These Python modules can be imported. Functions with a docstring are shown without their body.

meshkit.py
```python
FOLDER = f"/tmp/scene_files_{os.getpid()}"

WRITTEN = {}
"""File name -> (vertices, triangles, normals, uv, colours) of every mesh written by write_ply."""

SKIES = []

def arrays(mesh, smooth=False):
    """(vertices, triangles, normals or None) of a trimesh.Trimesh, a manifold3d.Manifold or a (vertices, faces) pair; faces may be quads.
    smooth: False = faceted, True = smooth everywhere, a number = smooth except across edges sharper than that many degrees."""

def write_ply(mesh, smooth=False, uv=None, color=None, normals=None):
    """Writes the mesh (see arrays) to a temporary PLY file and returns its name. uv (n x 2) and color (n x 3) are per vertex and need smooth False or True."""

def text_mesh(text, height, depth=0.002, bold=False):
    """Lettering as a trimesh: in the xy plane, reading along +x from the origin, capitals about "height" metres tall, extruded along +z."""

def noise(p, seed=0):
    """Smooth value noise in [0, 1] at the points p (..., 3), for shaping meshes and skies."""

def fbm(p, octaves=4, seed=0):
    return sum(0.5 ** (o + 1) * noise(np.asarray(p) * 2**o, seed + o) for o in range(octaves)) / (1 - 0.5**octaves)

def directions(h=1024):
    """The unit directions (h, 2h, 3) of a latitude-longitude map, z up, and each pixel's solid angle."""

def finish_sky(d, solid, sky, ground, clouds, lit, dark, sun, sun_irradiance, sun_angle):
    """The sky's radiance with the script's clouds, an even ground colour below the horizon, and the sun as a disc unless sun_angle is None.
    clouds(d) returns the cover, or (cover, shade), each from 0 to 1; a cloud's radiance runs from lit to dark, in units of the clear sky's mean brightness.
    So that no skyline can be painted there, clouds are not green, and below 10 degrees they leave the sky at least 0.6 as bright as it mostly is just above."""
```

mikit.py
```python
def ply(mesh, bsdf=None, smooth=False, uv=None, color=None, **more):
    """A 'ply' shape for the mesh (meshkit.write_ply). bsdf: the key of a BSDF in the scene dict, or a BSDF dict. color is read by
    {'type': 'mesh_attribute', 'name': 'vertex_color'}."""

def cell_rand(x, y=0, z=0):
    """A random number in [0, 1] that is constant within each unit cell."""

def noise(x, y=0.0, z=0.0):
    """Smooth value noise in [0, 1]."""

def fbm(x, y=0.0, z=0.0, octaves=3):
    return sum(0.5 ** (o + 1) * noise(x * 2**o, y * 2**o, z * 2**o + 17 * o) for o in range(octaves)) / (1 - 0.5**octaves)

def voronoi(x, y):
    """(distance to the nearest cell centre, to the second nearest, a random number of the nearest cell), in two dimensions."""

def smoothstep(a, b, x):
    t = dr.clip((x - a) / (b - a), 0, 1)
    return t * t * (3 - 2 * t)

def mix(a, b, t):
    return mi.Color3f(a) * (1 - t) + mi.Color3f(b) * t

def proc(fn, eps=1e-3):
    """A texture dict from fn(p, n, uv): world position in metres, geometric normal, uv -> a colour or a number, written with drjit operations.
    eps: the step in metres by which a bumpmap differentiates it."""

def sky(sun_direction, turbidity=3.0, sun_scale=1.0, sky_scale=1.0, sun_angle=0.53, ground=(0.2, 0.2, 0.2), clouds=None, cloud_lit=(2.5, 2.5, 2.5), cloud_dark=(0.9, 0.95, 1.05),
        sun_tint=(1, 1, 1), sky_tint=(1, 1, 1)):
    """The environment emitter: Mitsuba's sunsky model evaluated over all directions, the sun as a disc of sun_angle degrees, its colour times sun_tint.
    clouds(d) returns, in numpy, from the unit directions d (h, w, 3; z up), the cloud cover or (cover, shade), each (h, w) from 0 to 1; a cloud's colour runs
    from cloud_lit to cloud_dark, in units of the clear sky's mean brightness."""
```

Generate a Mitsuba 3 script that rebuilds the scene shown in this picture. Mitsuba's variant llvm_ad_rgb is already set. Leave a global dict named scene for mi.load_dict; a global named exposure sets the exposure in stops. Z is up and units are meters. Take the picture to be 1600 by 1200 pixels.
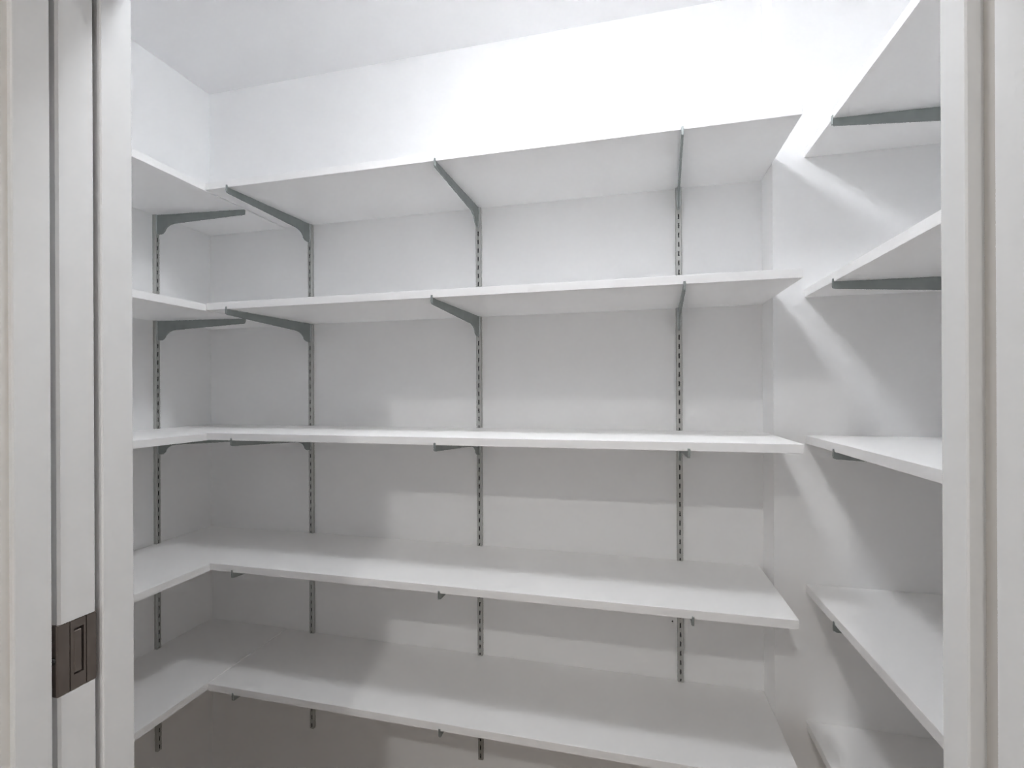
import math
import numpy as np
import trimesh
import drjit as dr
import mitsuba as mi
import manifold3d as m3
import mikit
from mikit import noise, fbm, mix, smoothstep

# ------------------------------------------------------------------ camera, lights, exposure
# x runs along the back wall to the right, y into the pantry, z up from the floor; the camera stands in the kitchen before the doorway
EYE = 1.53
F_PX, HORIZON, YAW, ROLL = 754.55, 612.06, 13.791, -0.2693
T = mi.ScalarTransform4f
yaw, roll = math.radians(YAW), math.radians(ROLL)
fw = np.array([-math.sin(yaw), math.cos(yaw), 0.0])
rt = np.array([math.cos(yaw), math.sin(yaw), 0.0])
up = np.array([0, 0, 1.0]) * math.cos(roll) - rt * math.sin(roll)
exposure = 0.04
scene = {
    'camera': {'type': 'perspective', 'fov': 2 * math.degrees(math.atan(800 / F_PX)), 'fov_axis': 'x', 'near_clip': 0.02, 'far_clip': 100.0,
               'principal_point_offset_y': -(HORIZON - 600) / 1200,
               'to_world': T().look_at(origin=[0, 0, EYE], target=[fw[0], fw[1], EYE], up=up.tolist())},
}
labels = {}
PANTRY_LAMP = dict(at=(-0.18, 0.67, EYE + 0.957), r=0.10, rgb=(62.5, 64.0, 66.5))      # a white glass dome under the pantry ceiling
KITCHEN_LAMP = dict(at=(-0.27, -1.17, EYE + 1.206), r=0.05, rgb=(655.0, 645.0, 630.0))   # a round downlight in the kitchen ceiling

KITCHEN_FILL = [(2.0, -.35, 1.16, 'added as fill to the right of the doorway'), (-2.4, -.35, 1.16, 'added as fill to the left of the doorway')]  # two unseen downlights added only to brighten the scene through the doorway

# ------------------------------------------------------------------ measures (metres)
D, XL, XR, JOG = 1.400, -1.436, 0.340, 0.0975        # back wall, left wall, end of the back recess, depth of the wall step
XW = 0.717                                           # right wall
YJ = D - JOG
CEIL = EYE + 1.052
THICK = 0.0194
DEPTH_B, DEPTH_L, X_R = 0.315, 0.308, 0.4088
LEVEL_B = [EYE + v for v in (0.5756, 0.2466, -0.1088, -0.4648, -0.7959)]
LEVEL_L = [EYE + v for v in (0.5730, 0.2440, -0.1100, -0.4670, -0.7929)]
LEVEL_R = [EYE + v for v in (0.5810, 0.2440, -0.1084, -0.4676, -0.7986)]
RAIL_X = (-1.0275, -0.4443, 0.1296)
JL, JR, Y0, Y1 = -0.575, 0.238, 0.335, 0.451         # door opening: left and right jamb, kitchen face and pantry face of the front wall
HEAD = EYE + 0.488
KX0, KX1, KY0, KCEIL = -2.9, 2.5, -3.2, EYE + 1.215  # the kitchen around the camera

# ------------------------------------------------------------------ materials
def principled(rgb, rough, **more):
    return {'type': 'principled', 'base_color': rgb if isinstance(rgb, dict) else {'type': 'rgb', 'value': list(rgb)}, 'roughness': rough, **more}


def two(b):
    return {'type': 'twosided', 'bsdf': b}


def rolled(p, n, uv):
    return 0.6 * fbm(p.x * 90, p.y * 90, p.z * 60, 3) + 0.4 * noise(p.x * 14, p.y * 14, p.z * 9)


def brushed(p, n, uv):
    return 0.55 * fbm(p.x * 55 + 3.0 * noise(p.z * 12, p.y * 8), p.y * 40, p.z * 260, 3) + 0.45 * fbm(p.x * 30, p.y * 30, p.z * 45, 2)


def wall_rgb(p, n, uv):
    return mix((0.882, 0.884, 0.888), (0.898, 0.9, 0.902), fbm(p.x * 3, p.y * 3, p.z * 3, 3))


def melamine(p, n, uv):
    return mix((0.872, 0.87, 0.868), (0.888, 0.886, 0.884), fbm(p.x * 7, p.y * 7, p.z * 7, 2))


def zinc(p, n, uv):
    return mix((0.27, 0.30, 0.295), (0.34, 0.37, 0.362), fbm(p.x * 60, p.y * 60, p.z * 30, 3))


def steel(p, n, uv):
    return mix((0.44, 0.445, 0.43), (0.52, 0.525, 0.51), fbm(p.x * 60, p.y * 60, p.z * 25, 3))


def bronze(p, n, uv):
    return mix((0.125, 0.104, 0.093), (0.165, 0.142, 0.128), fbm(p.x * 120, p.y * 120, p.z * 40, 2))


def oak(p, n, uv):
    g = fbm(p.x * 5, p.y * 70, 0.0, 4)
    return mix((0.20, 0.165, 0.135), (0.30, 0.255, 0.21), g)


scene['mat_wall'] = two({'type': 'bumpmap', 'arbitrary': mikit.proc(rolled), 'scale': 0.0006, 'bsdf': principled(mikit.proc(wall_rgb), 0.6, specular=0.3)})
scene['mat_ceiling'] = two(principled((0.85, 0.85, 0.855), 0.9, specular=0.1))
scene['mat_trim'] = two({'type': 'bumpmap', 'arbitrary': mikit.proc(brushed), 'scale': 0.0004, 'bsdf': principled((0.67, 0.675, 0.68), 0.4, specular=0.4)})
scene['mat_shelf'] = two(principled(mikit.proc(melamine), 0.38, specular=0.4))
scene['mat_zinc'] = two(principled(mikit.proc(zinc), 0.42, metallic=0.75))
scene['mat_rail'] = two(principled(mikit.proc(steel), 0.33, metallic=0.75))
scene['mat_flange'] = two(principled((0.66, 0.69, 0.69), 0.4, metallic=0.4))
scene['mat_groove'] = two(principled((0.50, 0.48, 0.455), 0.55, specular=0.3))
scene['mat_slot_shade'] = two(principled((0.03, 0.03, 0.03), 0.6))  # near-black colour painted as the shade inside the rail slots
scene['mat_casing'] = two(principled((0.64, 0.625, 0.60), 0.45, specular=0.3))
scene['mat_bronze'] = two(principled(mikit.proc(bronze), 0.38, metallic=0.5))
scene['mat_dark'] = two(principled((0.015, 0.014, 0.013), 0.5))
scene['mat_floor'] = two(principled(mikit.proc(oak), 0.4))
scene['mat_white_metal'] = two(principled((0.8, 0.8, 0.8), 0.35))

# ------------------------------------------------------------------ mesh helpers
def box(x0, x1, y0, y1, z0, z1, bevel=0.0):
    """A box as a Manifold, its edges chamfered."""
    if bevel <= 0:
        return m3.Manifold.cube((x1 - x0, y1 - y0, z1 - z0)).translate((x0, y0, z0))
    b, pts = bevel, []
    for sx in (0, 1):
        for sy in (0, 1):
            for sz in (0, 1):
                c = np.array([(x0, x1)[sx], (y0, y1)[sy], (z0, z1)[sz]])
                d = np.array([1 - 2 * sx, 1 - 2 * sy, 1 - 2 * sz]) * b
                for k in range(3):
                    q = c + d
                    q[k] = c[k]
                    pts.append(q)
    return m3.Manifold.hull_points(np.array(pts))


def union(parts):
    return m3.Manifold.batch_boolean(list(parts), m3.OpType.Add)


def extrude(poly, h):
    return m3.CrossSection([np.array(poly)], m3.FillRule.NonZero).extrude(h)


COUNT = {}


def numbered(name):
    n = COUNT.get(name, 0)
    COUNT[name] = n + 1
    return name if n == 0 else f'{name}_{n:03d}'


def put(key, mesh, mat, smooth=False, **more):
    scene[key] = mikit.ply(mesh, mat, smooth=smooth, **more)
    return key


def structure(key, mesh, mat, label, **more):
    put(key, mesh, mat, **more)
    labels[key] = {'label': label, 'kind': 'structure'}
    return key


# ------------------------------------------------------------------ the room
FLOOR = 0.0
structure('floor', box(KX0 - .1, KX1 + .1, KY0 - .1, D + .1, -.06, FLOOR), 'mat_floor', 'brown wooden floor below the lowest shelves')
structure('ceiling', box(XL - .1, XW + .1, Y1 - .02, D + .1, CEIL, CEIL + .05), 'mat_ceiling', 'flat white pantry ceiling in the upper left')
structure('wall_left', box(XL - .1, XL, Y1, D + .1, FLOOR, CEIL), 'mat_wall', 'white left wall of the pantry')
structure('wall_back', union([box(XL, XR, D, D + .1, FLOOR, CEIL), box(XR, XW + .1, YJ, D + .1, FLOOR, CEIL, .0)]), 'mat_wall',
          'white back wall with a shallow step forward at its right end')
structure('wall_right', box(XW, XW + .1, Y1, YJ, FLOOR, CEIL), 'mat_wall', 'white right wall behind the right shelves')
put('wall_back__nail_hole', m3.Manifold.cylinder(.0006, .0022, .0022, 12).rotate((90, 0, 0)).translate((.1095, D + .0002, EYE - .636)), 'mat_dark')
# the front wall: two skins with the pocket of the sliding door between them on the left, one thick piece on the right, a head above
SK0, SK1 = 0.3672, 0.4156      # inner faces of the two skins
structure('wall_front', union([
    box(KX0, JL - .019, Y0, SK0, FLOOR, HEAD), box(XL - .1, JL - .019, SK1, Y1, FLOOR, HEAD),
    box(KX0, KX1, Y0, Y1, HEAD + .019, KCEIL), box(KX0, JL - .019, Y0, Y1, HEAD, HEAD + .019), box(JR + .03, KX1, Y0, Y1, FLOOR, HEAD + .019)]),
    'mat_wall', 'white wall around the pocket door opening')
structure('wall_kitchen', union([box(KX0 - .1, KX0, KY0, Y1, FLOOR, KCEIL), box(KX1, KX1 + .1, KY0, Y1, FLOOR, KCEIL), box(KX0, KX1, KY0 - .1, KY0, FLOOR, KCEIL)]),
          'mat_wall', 'white walls of the room outside the pantry')
structure('ceiling_kitchen', box(KX0 - .1, KX1 + .1, KY0 - .1, Y0, KCEIL, KCEIL + .05), 'mat_ceiling', 'white ceiling of the room outside the pantry')
# split jamb on the left, grooved jamb on the right, head jamb
structure('trim_1', box(JL - .019, JL, Y0, SK0, FLOOR, HEAD, .0012), 'mat_trim', 'white outer half of the left split door jamb, left of the door edge')
structure('trim_2', box(JL - .019, JL, SK1, Y1, FLOOR, HEAD, .0012), 'mat_trim', 'white inner half of the left split door jamb, between door edge and shelves')
GR0, GR1 = 0.3945, 0.4206
structure('trim_3', box(JR, JR + .03, GR1, Y1, FLOOR, HEAD, .0012), 'mat_trim', 'white inner stop of the right door jamb beside the right shelves')
structure('trim_4', box(JR + .011, JR + .03, GR0 - .004, GR1, FLOOR, HEAD), 'mat_groove', 'recessed groove of the right door jamb')
structure('trim_5', box(JR, JR + .03, Y0, GR0, FLOOR, HEAD, .003), 'mat_trim', 'white brush-painted outer face of the right door jamb')
structure('trim_6', union([box(JL, JR, Y0, SK0, HEAD, HEAD + .019), box(JL, JR, SK1, Y1, HEAD, HEAD + .019)]), 'mat_trim', 'white head jamb above the opening')
for k, (a, b) in enumerate(((JL - .07, JL - .005), (JR + .005, JR + .07))):
    structure(f'trim_{7 + k}', box(a, b, Y0 - .016, Y0 + .004, FLOOR, HEAD + .07, .003), 'mat_casing', 'white casing on the outer side of the ' + ('left jamb' if k == 0 else 'right jamb'))
structure('trim_9', box(JL - .005, JR + .005, Y0 - .016, Y0, HEAD + .005, HEAD + .07, .003), 'mat_casing', 'white casing above the opening')

# ------------------------------------------------------------------ pocket door with its edge pull
DF, DB, DX = 0.3745, 0.4112, JL - .003      # front face, back face, leading edge
PZ0, PZ1 = EYE - .3165, EYE - .2410
door = union([box(-1.39, DX, DF, DB, .012, HEAD - .004, .0022)]) - box(DX - .05, DX + .01, DF - .01, DB + .01, PZ0, PZ1)
structure('door_1', door, 'mat_trim', 'white pocket door slid into the wall, only its edge showing')
PX = DX - .0008
W = DB - DF
pull = union([box(DX - .05, PX, DF - .0012, DB + .0012, PZ0, PZ1, .0012)])
c0, c1 = DF + .30 * W, DF + .735 * W          # the centre strip between two fine joints
f0, f1 = DF + .40 * W, DF + .665 * W          # the flip pull in it
fz0, fz1 = PZ0 + .016, PZ1 - .010
for y in (c0, c1):
    pull = pull - box(PX - .0015, PX + .01, y - .0005, y + .0005, PZ0 - .01, PZ1 + .01)
pull = pull - box(PX - .006, PX + .01, f0, f1, fz0, fz1)
put('door_1__edge_pull', pull, 'mat_bronze')
labels['door_1__edge_pull'] = {'label': 'bronze pull plate let into the door edge'}
flap = union([box(PX - .005, PX + .0004, f0 + .0003, f1 - .0022, fz0 + .002, fz1 - .0026, .0006)])
put('door_1__edge_pull__flip_pull', flap, 'mat_bronze')
knob = m3.Manifold.cylinder(.0030, .0036, .0036, 24).rotate((90, 0, 0)).translate((DX - .0055, DF - .0003, (PZ0 + PZ1) / 2 + .001))
put('door_1__edge_pull__turn_knob', knob, 'mat_dark', smooth=40)
labels['door_1__edge_pull__turn_knob'] = {'label': 'small dark turn knob beside the pull plate'}

# ------------------------------------------------------------------ shelves
ORDER = ('top', 'second', 'third', 'fourth', 'lowest')


def thing(name, label, category, group=None):
    key = numbered(name)
    labels[key] = {'label': label, 'category': category}
    if group:
        labels[key]['group'] = group
    return key


SHELF_WORDS = {
    'b': ('topmost long white shelf on the back wall, just below the bare wall', 'second long white shelf from the top on the back wall, its underside showing',
          'middle long white shelf on the back wall, at eye level, seen almost edge-on', 'fourth long white shelf from the top on the back wall, its bright top showing',
          'lowest long white shelf on the back wall, cut off by the bottom of the picture'),
    'l': ('topmost short white shelf on the left wall, above all the brackets there', 'second short white shelf from the top on the left wall, above the second bracket',
          'middle short white shelf on the left wall, at eye level beside the left jamb', 'fourth short white shelf from the top on the left wall, its top showing',
          'lowest short white shelf on the left wall, a seam along its joint'),
    'r': ('topmost white shelf on the right wall, above the highest right bracket', 'second white shelf from the top on the right wall, seen from below',
          'middle white shelf on the right wall, its bright top just showing', 'fourth white shelf from the top on the right wall, seen from above',
          'lowest white shelf on the right wall, only its far corner in view'),
}
END_B = (XR - .001, XR - .001, XR - .001, XR - .0105, XR - .001)
for i in range(5):
    xl = XL + DEPTH_L + (.008 if i == 3 else 0)
    z = LEVEL_L[i]
    k = thing('shelf', SHELF_WORDS['l'][i], 'shelf', 'short shelves on the left wall')
    put(k, box(XL + .0005, xl, Y1 + .012, D - .0005, z - THICK, z, .0007), 'mat_shelf')
    z = LEVEL_B[i]
    k = thing('shelf', SHELF_WORDS['b'][i], 'shelf', 'long shelves on the back wall')
    put(k, box(xl + .0004, END_B[i], D - DEPTH_B, D - .0005, z - THICK, z, .0007) - box(XR - .0004, XR + .1, YJ - .0004, D + .1, 0, 3), 'mat_shelf')
    z = LEVEL_R[i]
    k = thing('shelf', SHELF_WORDS['r'][i], 'shelf', 'shelves on the right wall')
    put(k, box(X_R, XW - .0005, Y1 + .012, YJ - .0005, z - THICK, z, .0007), 'mat_shelf')

# ------------------------------------------------------------------ slotted wall rails (origin on the wall, face towards -y)
RAIL_W, RAIL_D, PITCH = 0.0160, 0.0100, 0.0254
RAIL_Z0, RAIL_Z1 = EYE - 1.11, LEVEL_B[0] + .012
w, d = RAIL_W / 2, RAIL_D
outer = [(-w, 0), (-w, -d + .0016), (-w + .0016, -d), (w - .0016, -d), (w, -d + .0016), (w, 0)]
inner = [(-w + .0014, -.001), (-w + .0014, -d + .0016), (w - .0014, -d + .0016), (w - .0014, -.001)]
H = RAIL_Z1 - RAIL_Z0
rail = extrude(outer, H) - extrude(inner[::-1], H).translate((0, 0, 0))
ZS = [.012 + PITCH * k for k in range(int((H - .02) / PITCH))]
rail = rail - union([box(-.0018, .0018, -d - .002, -d + .0035, z - .0068, z + .0068, .0) for z in ZS])
# a fine groove along each flank, as pressed into the steel
rail = rail - union([box(s * w - .0005, s * w + .0005, -d + .0030, -d + .0046, -.01, H + .01) for s in (-1, 1)])
rail_ply = mikit.ply(rail, 'mat_rail')
slot_shade_ply = mikit.ply(box(-w + .0016, w - .0016, -d + .0040, -.0012, .001, H - .001), 'mat_slot_shade')  # added dark bar standing in for the shaded hollow behind the slots
screw = m3.Manifold.hull_points(np.array([(r * math.cos(a), y, r * math.sin(a)) for r, y in ((.0030, 0), (.0022, -.0010)) for a in np.linspace(0, 2 * math.pi, 16, endpoint=False)]))
screw = screw - box(-.0004, .0004, -.003, -.0006, -.0022, .0022)
screw_ply = mikit.ply(screw, 'mat_flange')


def to(x, y, z, rz):
    return T().translate([x, y, z]).rotate([0, 0, 1], rz)


def wall_rail(x, y, rz, label, screws):
    k = thing('shelf_rail', label, 'shelf standard', 'slotted wall rails')
    scene[k + '__channel'] = {**rail_ply, 'to_world': to(x, y, RAIL_Z0, rz)}
    scene[k + '__slot_shade'] = {**slot_shade_ply, 'to_world': to(x, y, RAIL_Z0, rz)}
    a = math.radians(rz)
    for j, z in enumerate(screws):
        zz = min(ZS, key=lambda q: abs(q + PITCH / 2 - (z - RAIL_Z0))) + PITCH / 2
        scene[k + '__screw' + (f'_{j:03d}' if j else '')] = {**screw_ply, 'to_world': to(x + math.sin(a) * d, y - math.cos(a) * d, RAIL_Z0 + zz, rz)}
    return k


YLR, YRR = 1.1955, 1.139     # where the rails of the side walls stand
RAILS = [('b', RAIL_X[0], D), ('b', RAIL_X[1], D), ('b', RAIL_X[2], D), ('l', XL, YLR), ('r', XW, YRR)]
wall_rail(RAIL_X[0], D, 0, 'grey slotted metal rail on the back wall nearest to the left corner', (EYE - .32,))
wall_rail(RAIL_X[1], D, 0, 'grey slotted metal rail in the middle of the back wall', (EYE - .272,))
wall_rail(RAIL_X[2], D, 0, 'grey slotted metal rail near the right end of the back wall', (EYE + .001,))
wall_rail(XL, YLR, 90, 'grey slotted metal rail on the left wall near the left jamb', (EYE - .30,))
wall_rail(XW, YRR, -90, 'grey slotted metal rail on the right wall behind the right shelves', (EYE - .30,))

# ------------------------------------------------------------------ shelf brackets (origin on the rail face at the shelf's underside, arm towards -y)
ARM_T = 0.0042
def arm_mesh(length, lip):
    # outline in (out, z)
    pts = [(0, 0), (length, 0), (length, -.011)]
    pts += [(length - .004 + .004 * math.cos(a), -.011 - .004 * math.sin(a)) for a in np.linspace(0.3, math.pi / 2, 5)]
    pts += [(.068, -.0285)]
    # concave sweep down into the foot, then the foot's rounded heel
    for t in np.linspace(0.1, 1, 9):
        a = t * math.pi / 2 * .92
        pts.append((.068 - .042 * math.sin(a), -.0285 - .025 * (1 - math.cos(a)) * 1.08))
    x, z = pts[-1]
    pts += [(x - .006, z - .0045), (x - .011, -.0595), (.004, -.060), (0, -.058)]
    m = extrude(pts[::-1], ARM_T)                       # x = out, y = z, extruded along z
    m = m.translate((0, 0, -ARM_T / 2))
    # (x, y, z) -> (z, -x, y)
    return m.transform(np.array([[0, 0, 1, 0], [-1, 0, 0, 0], [0, 1, 0, 0]], float))


def bracket_parts(length, lip):
    arm = arm_mesh(length, lip)
    fl = union([box(-.0056, .0056, -.0024, -.0001, -.045, -.001, .0006),
                m3.Manifold.hull_points(np.array([(s * a, y, z) for s in (-1, 1) for y in (-.0024, -.0001) for a, z in ((.0050, -.0445), (.0022, -.060))]))])
    fl = fl + union([m3.Manifold.cylinder(.0008, .0016, .0012, 12).rotate((90, 0, 0)).translate((s * .0038, -.0023, -.036)) for s in (-1, 1)])
    out = {'arm': arm, 'foot_flange': fl}
    if lip:
        out['lip'] = box(-.0026, .0026, -length - .0022, -length, -.013, .0065, .0006)
    return {k: mikit.ply(m, 'mat_flange' if k == 'foot_flange' else 'mat_zinc') for k, m in out.items()}


LEN_B = DEPTH_B - RAIL_D + .0003
LEN_S = DEPTH_L - RAIL_D + .0003
PARTS = {'b': bracket_parts(LEN_B, True), 'l': bracket_parts(LEN_S - .0008, False), 'r': bracket_parts(LEN_S, True)}
# the arms sit a little askew in their slots (degrees)
TWIST = ((5.5, 6.2, 3.5, 3.3, 3.3), (1.9, 3.7, 2.6, .9, .9), (3.7, 3.2, 1.85, .6, .6))
TWIST_L, TWIST_R = (5.5, 5.4, 4.0, 3.0, 3.0), (2.0, 1.9, 1.8, 1.1, 1.0)


def bracket(kind, x, y, z, rz, label, group, twist):
    k = thing('shelf_bracket', label, 'bracket', group)
    for part, p in PARTS[kind].items():
        at = to(x, y, z, rz)
        if part != 'foot_flange':
            at = at.rotate([0, 0, 1], twist).scale([1, 1.0005 / math.cos(math.radians(twist)), 1])
        scene[f'{k}__{part}'] = {**p, 'to_world': at}


for i in range(5):
    for j in range(3):
        bracket('b', RAIL_X[j], D - RAIL_D, LEVEL_B[i] - THICK - .0002, 0,
                f'grey metal bracket under the {ORDER[i]} back shelf, on the rail ' + ('nearest the left corner', 'in the middle', 'near the right end')[j],
                'brackets under the back shelves', -TWIST[j][i])
    bracket('l', XL + RAIL_D, YLR, LEVEL_L[i] - THICK - .0002, 90, f'grey metal bracket under the {ORDER[i]} shelf of the left wall', 'brackets under the left shelves', TWIST_L[i])
    bracket('r', XW - RAIL_D, YRR, LEVEL_R[i] - THICK - .0002, -90, f'grey metal bracket under the {ORDER[i]} shelf of the right wall', 'brackets under the right shelves', TWIST_R[i])

# ------------------------------------------------------------------ lamps
x, y, z = PANTRY_LAMP['at']
R = PANTRY_LAMP['r']
prof = [(R * math.cos(a), -.049 * math.sin(a)) for a in np.linspace(0, math.pi / 2, 14)]
prof[-1] = (0.0, prof[-1][1])
dome = trimesh.creation.revolve(np.array([(0, 0)] + prof)[::-1], sections=40)
dome.fix_normals()
dome.apply_translation((x, y, CEIL - .030))
k = thing('ceiling_lamp', 'round white glass dome lamp on the pantry ceiling', 'lamp')
put(k + '__glass_dome', dome, 'mat_white_metal', smooth=50, emitter={'type': 'area', 'radiance': {'type': 'rgb', 'value': list(PANTRY_LAMP['rgb'])}})
put(k + '__ceiling_plate', m3.Manifold.cylinder(.0295, R + .006, R + .006, 48).translate((x, y, CEIL - .0297)), 'mat_white_metal', smooth=40)
R = KITCHEN_LAMP['r']
ring = m3.Manifold.cylinder(.007, R + .02, R + .02, 48) - m3.Manifold.cylinder(.05, R + .0005, R + .0005, 40).translate((0, 0, -.02))
for x, y, gain, word in [KITCHEN_LAMP['at'][:2] + (1.0, 'in front of the doorway')] + [q for q in KITCHEN_FILL]:
    k = thing('downlight', 'round downlight in the kitchen ceiling, ' + word, 'lamp', 'downlights outside the pantry')
    put(k + '__lens', m3.Manifold.cylinder(.004, R, R, 40).translate((x, y, KCEIL - .0075)), 'mat_white_metal', smooth=40,
        emitter={'type': 'area', 'radiance': {'type': 'rgb', 'value': [c * gain for c in KITCHEN_LAMP['rgb']]}})
    put(k + '__trim_ring', ring.translate((x, y, KCEIL - .0072)), 'mat_white_metal', smooth=40)
